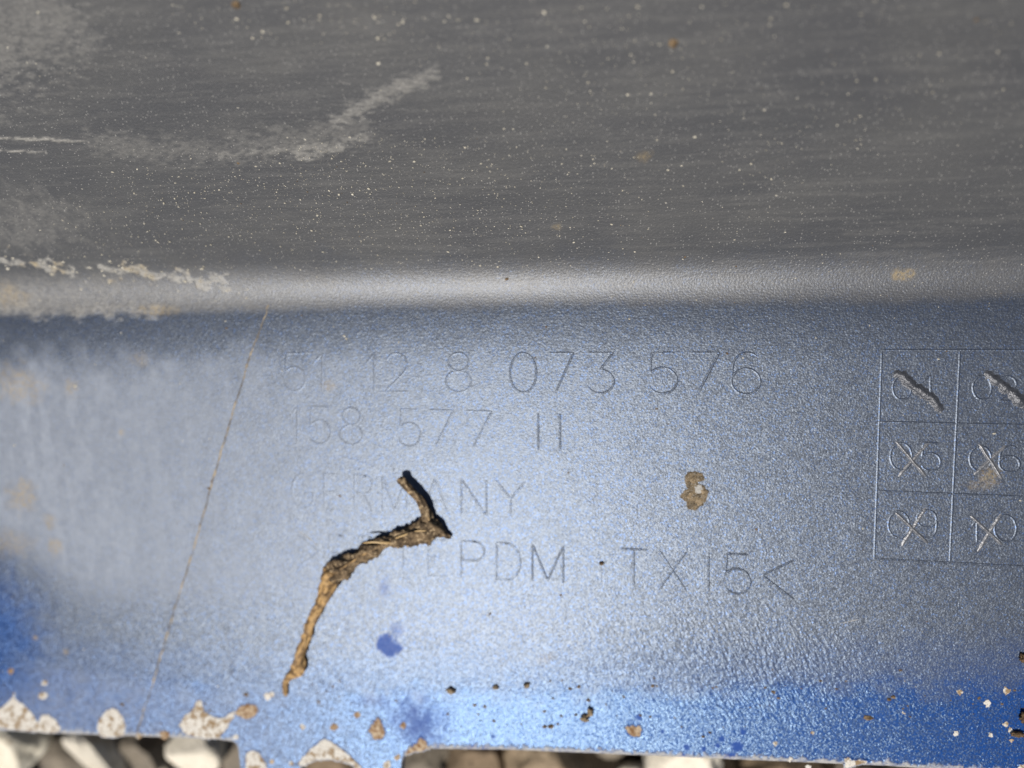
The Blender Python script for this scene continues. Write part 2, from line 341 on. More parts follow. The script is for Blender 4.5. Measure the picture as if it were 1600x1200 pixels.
# the outer skin: over the top of the wall and down to the gravel
ytop, ztop = section(np.array([ARC + 78.0])); ytop, ztop = ytop[0], ztop[0]
a0 = AL + 0.0022 * 78
cyc, czc = ytop - 8 * math.sin(a0), 0
prof = []
tx, tz = math.cos(a0), math.sin(a0); nx, nz = tz, -tx
cx0, cz0 = ytop + nx * 9, ztop + nz * 9
for a in np.linspace(0, math.radians(90) + a0 - 0.15, 16): 
    prof.append((cx0 - 9 * math.sin(a0 - a) * 1.0, cz0 + 9 * math.cos(a0 - a)))
yl, zl = prof[-1]
for s in (0.25, 0.5, 0.75, 1.0): prof.append((yl + 14 * s * s, zl + (-47 - zl) * s))
xo = np.linspace(-190, 190, 40)
PO = np.array([[(x, p[0], p[1]) for x in xo] for p in prof])
OUT = NT('blue_body_paint'); ocol = OUT.voro((4, 4, 4))
BODY = OUT.done(OUT.bsdf(OUT.mix(OUT.noise((3, 3, 3), 2), (0.012, 0.07, 0.36), (0.02, 0.11, 0.5)), 0.35, 0.3, None, 0.5, 0.8, 0.08))
link('outer_skin', grid_mesh('outer_skin', PO), BODY, bumper)

# ------------------------------------------------------------------ raised lettering
def arc(cx, cy, rx, ry, a0, a1, n=14):
    return [(cx + rx * math.cos(math.radians(a)), cy + ry * math.sin(math.radians(a))) for a in np.linspace(a0, a1, n)]
G = {'0': [arc(.5, .5, .5, .5, 90, 450, 30)],
 '1': [[(.0, .72), (.85, 1.0), (.85, 0)]], 'I': [[(.5, 1), (.5, 0)]],
 '2': [arc(.48, .70, .46, .30, 165, -20, 14) + [(.82, .5), (0, 0), (1, 0)]],
 '3': [[(.05, 1), (.95, 1), (.48, .58)] + arc(.48, .29, .50, .29, 75, -160, 16)],
 '5': [[(.92, 1), (.12, 1), (.06, .52)] + arc(.48, .32, .50, .32, 135, -155, 18)],
 '6': [arc(.55, .62, .50, .38, 50, 165, 12) + [(.02, .34)] + arc(.5, .31, .48, .31, 180, 530, 22)],
 '7': [[(0, 1), (1, 1), (.28, 0)]],
 '8': [arc(.5, .77, .38, .23, -90, 270, 24), arc(.5, .27, .48, .27, 90, 450, 26)],
 '9': [arc(.5, .69, .48, .31, 0, 360, 24), [(.98, .69)] + arc(.48, .40, .5, .40, 0, -120, 10)],
 'G': [arc(.52, .5, .5, .5, 48, 325, 22) + [(.96, .45), (.55, .45)]],
 'E': [[(.9, 1), (0, 1), (0, 0), (.9, 0)], [(0, .52), (.75, .52)]],
 'R': [[(0, 0), (0, 1), (.55, 1)] + arc(.55, .75, .38, .25, 90, -90, 10) + [(0, .5)], [(.5, .5), (.95, 0)]],
 'P': [[(0, 0), (0, 1), (.55, 1)] + arc(.55, .74, .40, .26, 90, -90, 10) + [(0, .48)]],
 'D': [[(0, 0), (0, 1), (.4, 1)] + arc(.4, .5, .58, .5, 90, -90, 16) + [(0, 0)]],
 'M': [[(0, 0), (0, 1), (.5, .05), (1, 1), (1, 0)]], 'N': [[(0, 0), (0, 1), (1, 0), (1, 1)]],
 'A': [[(0, 0), (.5, 1), (1, 0)], [(.18, .35), (.82, .35)]],
 'Y': [[(0, 1), (.5, .5), (1, 1)], [(.5, .5), (.5, 0)]], 'T': [[(0, 1), (1, 1)], [(.5, 1), (.5, 0)]],
 'X': [[(0, 1), (1, 0)], [(0, 0), (1, 1)]], '<': [[(1, .92), (0, .5), (1, -.05)]], '>': [[(0, .95), (1, .5), (0, 0)]], '-': [[(0, .5), (1, .5)]]}
def bead(lines, wd, ht, jit=0.0, seed=0, taper=0.35):
    """raised half-round strokes following the surface; lines in (x, t) mm"""
    V, F, XT = [], [], []
    r_ = np.random.default_rng(seed)
    for ln in lines:
        ln = np.array(ln, float)
        pts = [ln[0]]
        for a, b in zip(ln[:-1], ln[1:]):
            n = max(1, int(np.hypot(*(b - a)) / 0.35))
            for i in range(1, n + 1): pts.append(a + (b - a) * i / n)
        pts = np.array(pts); closed = np.hypot(*(pts[0] - pts[-1])) < 0.02
        tg = np.gradient(pts, axis=0)
        if closed: tg[0] = tg[-1] = pts[1] - pts[-2]
        tg /= np.linalg.norm(tg, axis=1)[:, None] + 1e-9; nm = np.stack([-tg[:, 1], tg[:, 0]], -1)
        m = len(pts); L = np.concatenate([[0], np.cumsum(np.hypot(*np.diff(pts, axis=0).T))])
        e = np.ones(m) if closed else np.clip(np.minimum(L, L[-1] - L) / (wd * 1.2), 0, 1) ** 0.5
        e = np.clip(e, 0.12, 1); var = 1 + jit * (r_.random(m) - 0.5) * 2
        off = [(-1.2, -0.03), (-1.0, 0.02), (-0.7, 0.3), (-0.35, 0.8), (0.0, 1.0), (0.35, 0.8), (0.7, 0.3), (1.0, 0.02), (1.2, -0.03)]
        base = len(V)
        for i in range(m):
            for ox, oz in off:
                q = pts[i] + nm[i] * ox * wd / 2 * (0.45 + 0.55 * e[i]) * var[i]
                XT.append((q[0], q[1])); V.append(oz * ht * e[i] * var[i] + (0 if oz > 0 else -0.012))
        k = len(off)
        for i in range(m - 1):
            for j in range(k - 1):
                a = base + i * k + j; F.append((a, a + 1, a + k + 1, a + k))
    XT = np.array(XT); S = surf(XT[:, 0], XT[:, 1]); S[:, 2] += np.array(V)
    return S, [f[::-1] for f in F], XT
def bead_obj(name, lines, wd, ht, parent, jit=0.0, seed=0, mat=None):
    S, F, XT = bead(lines, wd, ht, jit, seed); me = mesh(name, S, F)
    put_attr(me, XT[:, 0], XT[:, 1], S[:, 1]); return link(name, me, mat or SHELL, parent)
def glyph_lines(ch, px0, px1, top0, base0, top1, base1):
    a, b, c, d = px2s(px0, base0), px2s(px1, base1), px2s(px0, top0), px2s(px1, top1)
    out = []
    for ln in G[ch]: out.append([(a * (1 - u) + b * u) * (1 - v) + (c * (1 - u) + d * u) * v for u, v in ln])
    return out
def row(chars, top, base, wd=0.36, ht=0.042):
    for i, (ch, x0, x1) in enumerate(chars):
        ln = glyph_lines(ch, x0, x1, top(x0), base(x0), top(x1), base(x1))
        nm = 'raised_digit' if ch.isdigit() else ('raised_letter' if ch.isalpha() else 'raised_sign')
        o = bead_obj(nm, ln, wd, ht * (0.5 if (base(x0) > 760 and x0 < 705) else (1.6 if base(x0) > 860 and x0 > 1080 else (1.25 if x0 > 780 else 0.75))), bumper, 0.08, i); o['label'] = 'moulded character ' + {'<': 'closing angle bracket', '>': 'opening angle bracket', '-': 'dash'}.get(ch, ch)
lin = lambda x0, y0, x1, y1: (lambda x: y0 + (y1 - y0) * (x - x0) / (x1 - x0))
row([('5', 444, 478), ('1', 489, 506), ('1', 572, 587), ('2', 602, 638), ('8', 696, 737), ('0', 797, 838), ('7', 857, 896), ('3', 917, 960), ('5', 1013, 1059), ('7', 1077, 1124), ('6', 1142, 1189)],
    lin(444, 552, 1189, 551), lin(444, 611, 1189, 616))
row([('1', 453, 467), ('5', 483, 518), ('8', 531, 568), ('5', 623, 658), ('7', 670, 708), ('7', 728, 768), ('I', 834, 848), ('I', 868, 882)], lin(455, 635, 880, 646), lin(455, 692, 880, 705))
row([('G', 456, 492), ('E', 507, 537), ('R', 554, 584), ('M', 598, 636), ('A', 660, 700), ('N', 721, 760), ('Y', 775, 821)], lin(456, 739, 821, 752), lin(456, 794, 821, 808))
row([('>', 466, 500), ('P', 515, 545), ('P', 561, 592), ('I', 620, 642), ('E', 670, 702), ('P', 721, 759), ('D', 776, 814), ('M', 832, 880), ('T', 968, 1012), ('X', 1030, 1072), ('I', 1097, 1117), ('5', 1131, 1173), ('<', 1191, 1240)],
    lin(466, 833, 1240, 870), lin(466, 886, 1240, 933))
# date grid
gl = []
for pts in ([(1377, 547), (1600, 547), (1860, 547)], [(1373, 659), (1600, 664), (1860, 670)], [(1370, 767), (1600, 776), (1860, 786)], [(1366, 873), (1600, 885), (1860, 898)],
            [(1378, 547), (1366, 874)], [(1500, 547), (1484, 879)], [(1622, 547), (1602, 885)], [(1745, 547), (1722, 892)], [(1860, 547), (1838, 897)]):
    gl.append([px2s(*p) for p in pts])
grid = bead_obj('date_grid', gl, 0.34, 0.042, bumper, 0.05, 99)
cell = [('0', 1395, 1424, 587, 624), ('1', 1440, 1456, 587, 624), ('0', 1520, 1549, 587, 624), ('2', 1560, 1590, 588, 626),
        ('0', 1391, 1425, 692, 734), ('5', 1439, 1470, 692, 735), ('0', 1515, 1549, 697, 736), ('6', 1561, 1594, 697, 737),
        ('0', 1388, 1421, 799, 840), ('9', 1432, 1464, 797, 840), ('1', 1518, 1528, 812, 848), ('0', 1554, 1588, 805, 846)]
for i, (ch, x0, x1, t, b) in enumerate(cell):
    bead_obj('raised_digit', glyph_lines(ch, x0, x1, t, b, t, b + 1), 0.36, 0.048, grid, 0.1, 40 + i)
def cross(ax, ay, bx, by, wd, ht, jit, seed, wob=0.0):
    r_ = random.Random(seed); n = 9; pts = []
    for i in range(n):
        u = i / (n - 1); pts.append(px2s(ax + (bx - ax) * u + r_.uniform(-wob, wob), ay + (by - ay) * u + r_.uniform(-wob, wob)))
    o = bead_obj('cross_out_mark', [pts], wd, ht, grid, jit, seed, BURR if wd < 1 else SCORE); return o
cross(1399, 581, 1474, 640, 1.5, 0.38, 0.3, 1, 3.2); cross(1536, 579, 1606, 636, 1.5, 0.38, 0.3, 2, 3.2)
for i, q in enumerate(((1400, 690, 1447, 745), (1452, 690, 1404, 744), (1530, 694, 1566, 748), (1572, 696, 1522, 742), (1399, 800, 1450, 849), (1446, 794, 1409, 853), (1517, 806, 1566, 851), (1564, 803, 1528, 861))):
    cross(*q, 0.52, 0.16 if i % 2 == 0 else 0.09, 0.15, 10 + i, 0.5)

# ------------------------------------------------------------------ marks on the bumper
def flat_patch(name, poly, mat, parent, lift=0.05, rough=0.10, seed=0, cuts=3, dome=0.0):
    S = np.array([px2s(*p) for p in poly])
    bm = bmesh.new(); vs = [bm.verts.new((p[0], p[1], 0)) for p in S]; f = bm.faces.new(vs)
    bmesh.ops.subdivide_edges(bm, edges=bm.edges[:], cuts=4)
    for v in bm.verts:
        j = mnoise.noise(Vector((v.co.x * 2.2, v.co.y * 2.2, seed))); v.co.x += 0.26 * j; v.co.y += 0.26 * mnoise.noise(Vector((v.co.x * 2.2, v.co.y * 2.2, seed + 9))) + 0.10 * mnoise.noise(Vector((v.co.x * 7, v.co.y * 7, seed)))
    bnd = np.array([(v.co.x, v.co.y) for v in bm.verts]); 
    bm.faces.ensure_lookup_table(); loop = [np.array(l.vert.co[:2]) for l in max(bm.faces, key=lambda q: len(q.verts)).loops]
    bmesh.ops.triangulate(bm, faces=bm.faces[:], ngon_method='EAR_CLIP')
    be = {v for e in bm.edges if e.is_boundary for v in e.verts}
    for _ in range(cuts):
        es = [e for e in bm.edges if e.calc_length() > 0.45 and not e.is_boundary]
        if not es: break
        bmesh.ops.subdivide_edges(bm, edges=es, cuts=1); bmesh.ops.triangulate(bm, faces=bm.faces[:])
    bm.verts.ensure_lookup_table()
    xt = np.array([v.co[:2] for v in bm.verts]); isb = np.array([any(e.is_boundary for e in v.link_edges) for v in bm.verts])
    Q = surf(xt[:, 0], xt[:, 1]); L = np.array(loop)
    dm = np.min(np.hypot(xt[:, None, 0] - L[None, :, 0], xt[:, None, 1] - L[None, :, 1]), 1)
    Q[:, 2] += lift + np.where(isb, 0, rough * 2 * (fbm(xt[:, 0] * 1.8, xt[:, 1] * 1.8, seed) - 0.3) + dome * np.clip(dm / 1.5, 0, 1))
    bm.verts.index_update(); fs = [[v.index for v in f.verts] for f in bm.faces]
    fs = [f if (xt[f[1], 0] - xt[f[0], 0]) * (xt[f[2], 1] - xt[f[0], 1]) - (xt[f[1], 1] - xt[f[0], 1]) * (xt[f[2], 0] - xt[f[0], 0]) > 0 else f[::-1] for f in fs]
    bm.free()
    return link(name, mesh(name, Q, fs), mat, parent), L
chips = [
 ('wide white chip at the broken edge', [(-14, 1108), (0, 1104), (10, 1100), (22, 1088), (25, 1078), (30, 1090), (45, 1100), (60, 1115), (66, 1124), (70, 1113), (80, 1112), (94, 1121), (103, 1134), (98, 1139), (60, 1137), (30, 1134), (0, 1130), (-14, 1130)], 0),
 ('drop shaped white chip', [(157, 1124), (165, 1112), (174, 1104), (182, 1104), (194, 1114), (202, 1130), (199, 1144), (180, 1147), (165, 1146), (158, 1136)], 0),
 ('white chip shaped like a bird', [(283, 1130), (290, 1116), (303, 1108), (308, 1093), (315, 1094), (322, 1110), (335, 1118), (350, 1120), (362, 1112), (371, 1108), (367, 1120), (358, 1135), (346, 1148), (330, 1151), (308, 1147), (290, 1141)], 0),
 ('brown soiled chip', [(367, 1112), (376, 1103), (390, 1099), (401, 1101), (405, 1109), (400, 1118), (388, 1122), (376, 1118)], 1),
 ('white chip on the tab corner', [(388, 1172), (398, 1167), (410, 1171), (420, 1186), (430, 1206), (431, 1222), (390, 1222)], 0),
 ('white arched chip over the broken hole', [(468, 1188), (478, 1176), (488, 1165), (508, 1151), (520, 1153), (540, 1167), (560, 1184), (573, 1196), (573, 1215), (566, 1200), (556, 1190), (540, 1184), (520, 1180), (495, 1182), (478, 1190)], 0),
 ('small kite shaped chip', [(577, 1139), (585, 1125), (592, 1118), (599, 1128), (604, 1142), (599, 1151), (588, 1152)], 1),
 ('chip at the tab notch', [(634, 1176), (643, 1163), (653, 1156), (658, 1148), (666, 1152), (673, 1166), (662, 1168), (648, 1170)], 1),
 ('chip with dark centre', [(976, 1134), (984, 1129), (992, 1132), (1000, 1130), (1003, 1138), (1000, 1146), (990, 1148), (981, 1142)], 1),
 ('white and dark chip near the edge', [(1315, 1186), (1317, 1177), (1322, 1175), (1328, 1181), (1340, 1180), (1352, 1182), (1350, 1186), (1335, 1187), (1326, 1192), (1317, 1192)], 0),
 ('pale chip by soil crumbs', [(1582, 1192), (1588, 1186), (1598, 1185), (1612, 1190), (1614, 1202), (1596, 1203), (1584, 1200)], 0)]
for px, py, r in ((222, 1145, 5), (262, 1144, 8), (475, 1133, 4), (523, 1134, 6), (558, 1116, 5), (632, 1131, 6), (624, 1178, 5), (608, 1188, 7), (430, 1184, 4), (460, 1186, 4), (372, 1148, 5), (18, 1048, 5), (72, 1066, 5), (70, 1085, 7),
                  (1268, 1140, 3), (1410, 1112, 3), (1490, 1141, 4), (1544, 1144, 4), (1210, 1157, 4), (1232, 1180, 4), (1260, 1192, 6), (418, 1088, 6), (425, 1085, 5), (1568, 1128, 4), (1575, 1137, 4), (1576, 1152, 4), (1500, 1081, 5), (1541, 1097, 6), (1572, 1079, 6)):
    rr = random.Random(px); n = 7
    chips.append((None, [(px + r * rr.uniform(.7, 1.2) * math.cos(2 * math.pi * i / n), py + r * rr.uniform(.7, 1.2) * math.sin(2 * math.pi * i / n)) for i in range(n)], 0 if rr.random() < .7 else 1))
RIM_LIFT = 0.16
for i, (lb, poly, kind) in enumerate(chips):
    o, L = flat_patch('paint_chip', poly, RUSTCHIP if kind else CHIP, bumper, 0.04, 0.12 if lb else 0.06, i)
    if lb: o['label'] = lb
    if lb and len(L) > 3:
        bead_obj('lifted_paint_rim', [np.vstack([L, L[:1]])], 0.34, 0.07, o, 0.4, i)
# mud spot with a bare middle, smaller crusts
o, _ = flat_patch('mud_spot', [(1069, 745), (1074, 738), (1086, 736), (1098, 740), (1100, 751), (1090, 755), (1100, 758), (1107, 768), (1104, 780), (1098, 790), (1085, 798), (1075, 796), (1073, 785), (1063, 777), (1064, 771), (1074, 764), (1070, 754)], MUDSPOT, bumper, 0.02, 0.16, 5, 4)
o['label'] = 'brown dried mud spot below the digits'
for i, (px, py, r) in enumerate(((1083, 750, 5), (1080, 776, 6), (1092, 784, 5), (1099, 768, 5))):
    rr = random.Random(i + 90); flat_patch('mud_lump', [(px + r * rr.uniform(.7, 1.3) * math.cos(k), py + r * rr.uniform(.7, 1.3) * math.sin(k)) for k in np.arange(0, 6.2, 0.8)], MUD, o, 0.1, 0.25, i, 3, 0.3)
o, _ = flat_patch('bare_spot', [(1085, 763), (1090, 757), (1097, 759), (1098, 767), (1092, 772), (1086, 769)], PALE, o, 0.12, 0.05, 3)
# the long hairline down the flange
k = NT('hairline_dirt'); n_ = k.noise((0.35, 0.35, 0.35), 4)
HAIR = k.done(k.bsdf(k.mix(k.ramp(n_, 0.42, 0.6), (0.13, 0.12, 0.11), (0.36, 0.29, 0.19)), 0.8, 0, k.bump(k.noise((3, 3, 3)), 0.6, 0.2), 0.2))
hl = [(420, 476), (405, 515), (391, 556), (371, 620), (350, 690), (330, 760), (310, 830), (291, 895), (272, 955), (254, 1015), (240, 1065), (228, 1105), (217, 1146)]
rr = random.Random(4); hp = []
for a, b in zip(hl[:-1], hl[1:]):
    for u in np.linspace(0, 1, 6, endpoint=False): hp.append(px2s(a[0] + (b[0] - a[0]) * u + rr.uniform(-1, 1), a[1] + (b[1] - a[1]) * u))
o = bead_obj('hairline_crack', [hp], 0.26, 0.05, bumper, 0.5, 5, HAIR); o['label'] = 'long dirty hairline crack across the flange'
# thin pale scratches
for q in (((1316, 974), (1341, 968)), ((464, 828), (496, 852))):
    bead_obj('scratch', [[px2s(*q[0]), px2s((q[0][0] + q[1][0]) / 2 + 1, (q[0][1] + q[1][1]) / 2 - 0.5), px2s(*q[1])]], 0.14, 0.03, bumper, 0.4, int(q[0][0]), PALE)

# ------------------------------------------------------------------ dried root strand lying on the flange
def tube(path, radii, seed, amp=0.35, seg=26, fr=1.0, flat=0.8):
    """path (n,3) mm, radii; lumpy, fibrous skin"""
    P0 = np.array(path, float); d = np.concatenate([[0], np.cumsum(np.linalg.norm(np.diff(P0, axis=0), axis=1))])
    n = max(12, int(d[-1] / 0.22)); u = np.linspace(0, d[-1], n)
    def cr(v):                                        # smooth interpolation
        out = np.interp(u, d, v)
        kk = np.ones(7) / 7; pad = np.pad(out, 3, 'edge'); return np.convolve(pad, kk, 'valid')
    C = np.stack([cr(P0[:, i]) for i in range(3)], -1); Rr = cr(np.array(radii, float))
    Tn = np.gradient(C, axis=0); Tn /= np.linalg.norm(Tn, axis=1)[:, None]
    upv = np.array([0, 0, 1.0]); S = np.cross(Tn, upv); S /= np.linalg.norm(S, axis=1)[:, None]; U = np.cross(S, Tn)
    V = []
    for i in range(n):
        for j in range(seg):
            a = 2 * math.pi * j / seg
            tw_ = a + u[i] * 0.25
            q = Vector((math.cos(tw_) * 1.1 + seed, math.sin(tw_) * 1.1, u[i] * 0.35 * fr))
            r = 1 + amp * (mnoise.noise(q * 1.4) * 1.0 + 0.55 * mnoise.noise(q * 3.3)) + 0.14 * math.sin(5 * tw_ + 3 * mnoise.noise(Vector((seed, 0, u[i] * 0.3)))) 
            cell = mnoise.voronoi(Vector((math.cos(tw_) * 0.9 + seed, math.sin(tw_) * 0.9, u[i] * 0.55)))[0]
            r -= amp * 0.8 * max(0, 0.36 - cell[0]) * 2
            r += amp * 0.28 * mnoise.noise(q * 8.0) + amp * 0.22 * abs(mnoise.noise(Vector((math.cos(tw_) * 3 + seed, math.sin(tw_) * 3, u[i] * 0.5)))) * 2 - amp * 0.15
            cap = min(1.0, math.sqrt(max(0.0, min(i, n - 1 - i) / 3.5)) + 0.05)
            r *= Rr[i] * cap
            V.append(C[i] + S[i] * math.cos(a) * r + U[i] * math.sin(a) * r * flat)
    F = [(i * seg + j, i * seg + (j + 1) % seg, (i + 1) * seg + (j + 1) % seg, (i + 1) * seg + j) for i in range(n - 1) for j in range(seg)]
    F.append(tuple(range(seg))[::-1]); F.append(tuple((n - 1) * seg + j for j in range(seg)))
    return mesh('strand', V, [f[::-1] for f in F])
k = NT('dried_root_bark'); n1 = k.noise((0.55, 0.55, 0.55), 5, 0.6); n2 = k.noise((1.6, 1.6, 1.6), 5, 0.7); vv_ = k.voro((0.8, 0.8, 0.8))
c = k.mix(k.ramp(n1, 0.38, 0.62), (0.08, 0.055, 0.033), (0.22, 0.155, 0.09)); c = k.mix(k.ramp(n2, 0.54, 0.64), c, (0.50, 0.38, 0.23)); c = k.mix(k.ramp(n2, 0.47, 0.36), c, (0.03, 0.02, 0.013))
BARK = k.done(k.bsdf(c, 0.75, 0, k.bump(k.noise((3.5, 3.5, 3.5), 5, 0.7), 0.9, 0.25), 0.25))
k = NT('straw_fibre'); STRAW = k.done(k.bsdf(k.mix(k.noise((1, 1, 1)), (0.42, 0.27, 0.11), (0.55, 0.40, 0.2)), 0.5, 0, None, 0.4))
k = NT('pale_root_skin'); n1 = k.noise((0.9, 0.9, 0.9), 5)
SKIN = k.done(k.bsdf(k.mix(k.ramp(n1, 0.35, 0.65), (0.12, 0.07, 0.03), (0.46, 0.29, 0.12)), 0.6, 0, k.bump(k.noise((2.5, 2.5, 2.5), 4), 0.7, 0.2), 0.35))
twig = bpy.data.objects.new('dried_root', None); scene.collection.objects.link(twig); twig.empty_display_size = 0.01
tag(twig, 'curled brown dried root strand lying across the moulded numbers', 'root')
base_ = spx(520, 890); twig.location = Vector(base_ * MM)
def troot(pts, name, mat, seed, amp, flat=0.85, fr=1.0):
    path = [spx(p[0], p[1]) + np.array([0, 0, p[3] * 0.85]) for p in pts]
    me_ = tube(path, [p[2] / 18.5 for p in pts], seed, amp, flat=flat, fr=fr)
    o = link(name, me_, mat, twig); o.matrix_parent_inverse = Matrix.Translation(-twig.location); return o
# (px, py, width px, height of the middle in mm)
troot([(528, 884, 24, 1.1), (519, 898, 27, 1.2), (514, 915, 24, 1.0), (507, 932, 18, 0.9), (498, 950, 13, 0.9), (490, 966, 13, 0.8), (484, 985, 14, 0.8), (477, 1004, 14, 0.7), (470, 1024, 16, 0.7), (470, 1040, 22, 0.7), (464, 1049, 16, 0.6), (452, 1055, 9, 0.6), (447, 1066, 9, 0.5), (447, 1078, 8, 0.45), (449, 1088, 5, 0.4)], 'lower_strand', SKIN, 3, 0.42)
troot([(701, 836, 6, 0.9), (692, 829, 14, 0.9), (682, 825, 30, 1.0), (668, 825, 36, 1.1), (650, 831, 29, 1.1), (626, 838, 22, 1.1), (610, 843, 17, 1.0), (596, 850, 19, 1.1), (580, 858, 22, 1.2), (560, 870, 23, 1.2), (543, 880, 25, 1.2), (528, 890, 27, 1.2), (518, 904, 24, 1.1)], 'stem', BARK, 11, 0.62)
troot([(672, 826, 26, 1.0), (671, 812, 18, 1.2), (668, 799, 16, 1.4), (666, 786, 14, 1.6), (658, 773, 12, 1.7), (648, 764, 11, 1.8), (640, 757, 11, 1.9), (634, 750, 12, 1.9), (631, 744, 16, 1.9), (630, 739, 15, 1.9)], 'curled_tip', BARK, 23, 0.36)
troot([(532, 893, 22, 1.2), (523, 882, 19, 1.3), (516, 872, 13, 1.5)], 'nub', BARK, 31, 0.3)
troot([(678, 806, 10, 0.9), (684, 818, 13, 0.9), (692, 829, 11, 0.9), (700, 836, 8, 0.8), (708, 840, 5, 0.6)], 'spur', BARK, 37, 0.3)
troot([(618, 842, 3.0, 2.2), (604, 841, 3.6, 2.5), (592, 839, 3.2, 2.7), (581, 840, 2.4, 2.8), (572, 841, 1.6, 2.8)], 'straw_fibre', STRAW, 41, 0.05)

for i_, pts_ in enumerate(([(600, 846, 2.2, 2.1), (570, 862, 2.6, 2.4), (545, 878, 2.4, 2.5), (528, 890, 2.0, 2.4)], [(688, 826, 2.0, 2.0), (660, 822, 2.6, 2.5), (630, 832, 2.4, 2.3), (612, 840, 2, 2.0)],
    [(512, 905, 2.4, 2.2), (509, 925, 2.6, 2.0), (503, 942, 2.2, 1.6), (494, 958, 1.8, 1.5)], [(672, 800, 2.2, 2.2), (676, 812, 2.2, 2.0), (684, 820, 2.0, 1.9)], [(640, 845, 1.8, 1.2), (655, 846, 2.0, 1.4), (668, 840, 1.8, 1.9)],
    [(560, 880, 1.8, 1.6), (548, 889, 2.2, 1.5), (536, 902, 1.8, 1.2)], [(484, 988, 2.0, 1.7), (478, 1010, 2.2, 1.6), (474, 1030, 1.8, 1.5)])):
    troot(pts_, 'straw_fibre', STRAW if i_ % 2 else SKIN, 50 + i_, 0.15)

# ------------------------------------------------------------------ crumbs and dust
def pebble(seed, sx, sy, sz, sub=2, amp=0.3, fr=1.2, cuts=0):
    rc = random.Random(seed * 13 + 5); pls = [(Vector((rc.gauss(0, 1), rc.gauss(0, 1), rc.gauss(0, 1))).normalized(), rc.uniform(0.68, 0.9)) for _ in range(cuts)]
    if cuts: pls.append((Vector((rc.uniform(-.2, .2), -0.25, 1)).normalized(), 0.6))
    bm = bmesh.new(); bmesh.ops.create_icosphere(bm, subdivisions=sub, radius=1)
    for v in bm.verts:
        d = v.co.normalized(); r = 1 + amp * mnoise.noise(d * fr + Vector((seed * 3.7, seed, 0))) + amp * 0.5 * mnoise.noise(d * fr * 2.3 + Vector((seed, 7, 0))) + amp * 0.25 * mnoise.noise(d * fr * 5 + Vector((seed, 17, 0)))
        c_ = d * r
        for pn_, po_ in pls:
            e_ = c_.dot(pn_) - po_
            if e_ > 0: c_ -= pn_ * e_ * 0.93
        v.co = Vector((c_.x * sx, c_.y * sy, c_.z * sz))
    V = np.array([v.co for v in bm.verts]); F = [[v.index for v in f.verts] for f in bm.faces]; bm.free(); return V, F
def crumb(px, py, w_, h_, mat, seed, label):
    p = spx(px, py); V, F = pebble(seed, w_ / 20, h_ / 20, min(w_, h_) / 26, 3, 0.8, 1.9)
    o = link('soil_crumb', mesh('soil_crumb', V, F), mat); o.location = Vector((p + np.array([0, 0, min(w_, h_) / 30])) * MM)
    return tag(o, label, 'crumb')
crumb(914, 1119, 11, 10, MUD, 1, 'brown soil crumb, lower one of a touching pair on the blue edge')
crumb(922, 1110, 10, 12, MUD, 2, 'brown soil crumb, upper one of a touching pair on the blue edge')
crumb(705, 1078, 15, 10, MUD, 3, 'tan soil crumb in the crease between root and chipped blue edge')
crumb(1598, 1027, 11, 13, SOILM, 4, 'dark reddish soil crumb on the grey flange below the date grid')
crumb(1585, 1141, 16, 9, SOILM, 5, 'dark elongated soil crumb ringed by white chips')
crumb(1598, 1116, 14, 14, SOILM, 6, 'dark round soil crumb above the ringed elongated crumb')
crumb(823, 1070, 9, 8, MUD, 7, 'small brown soil crumb in the crease below the letter M')
crumb(774, 1073, 10, 7, MUD, 8, 'small brown soil crumb in the crease below the letter D')
crumb(940, 880, 6, 6, SOILM, 9, 'tiny dark soil speck between letters M and T')
def scatter(name, items, mat, label, cat):
    """items: (x, t, rx, ry, rz) grains standing on the surface, joined"""
    O = np.array([(1, 0, 0), (.5, .8, .1), (-.5, .85, 0), (-1, .05, .1), (-.45, -.8, 0), (.55, -.85, .1), (.1, 0, 1.0), (0, 0, -.6)])
    Fo = [(0, 1, 6), (1, 2, 6), (2, 3, 6), (3, 4, 6), (4, 5, 6), (5, 0, 6), (1, 0, 7), (2, 1, 7), (3, 2, 7), (4, 3, 7), (5, 4, 7), (0, 5, 7)]
    it = np.array(items); S = surf(it[:, 0], it[:, 1]); V, F = [], []
    ang = rng.normal(0, 0.5, len(it))
    dt = 0.01; S2 = surf(it[:, 0], it[:, 1] + dt); tang = (S2 - S) / dt
    for i in range(len(it)):
        ca, sa = math.cos(ang[i]), math.sin(ang[i]); o = O * it[i, 2:5] * (1 + 0.3 * rng.standard_normal((8, 1)) * 0.6)
        x = o[:, 0] * ca - o[:, 1] * sa; y = o[:, 0] * sa + o[:, 1] * ca; z = o[:, 2] + it[i, 4] * 0.3
        nrm = np.array([0, -tang[i, 2], tang[i, 1]])
        q = S[i] + np.outer(x, [1, 0, 0]) + np.outer(y, tang[i]) + np.outer(z, nrm)
        b = len(V); V.extend(q); F.extend([tuple(b + k_ for k_ in f) for f in Fo])
    o = link(name, mesh(name, np.array(V), F), mat, None, False); return tag(o, label, cat, None, 'stuff')
items = []
while len(items) < 5200:
    px, py = rng.uniform(-60, 1660), rng.uniform(0, 480)
    dens = np.interp(px, [0, 500, 900, 1200, 1600], [1.0, 1.0, 0.55, 0.3, 0.16]) * np.interp(py, [0, 150, 300, 400, 480], [0.35, 0.6, 1.0, 0.6, 0.3])
    if rng.random() > dens: continue
    x, t = px2s(px, py); r = 0.042 * math.exp(rng.normal(0, 0.45)); items.append((x, t, r * rng.uniform(1, 1.8), r, r * 0.6))
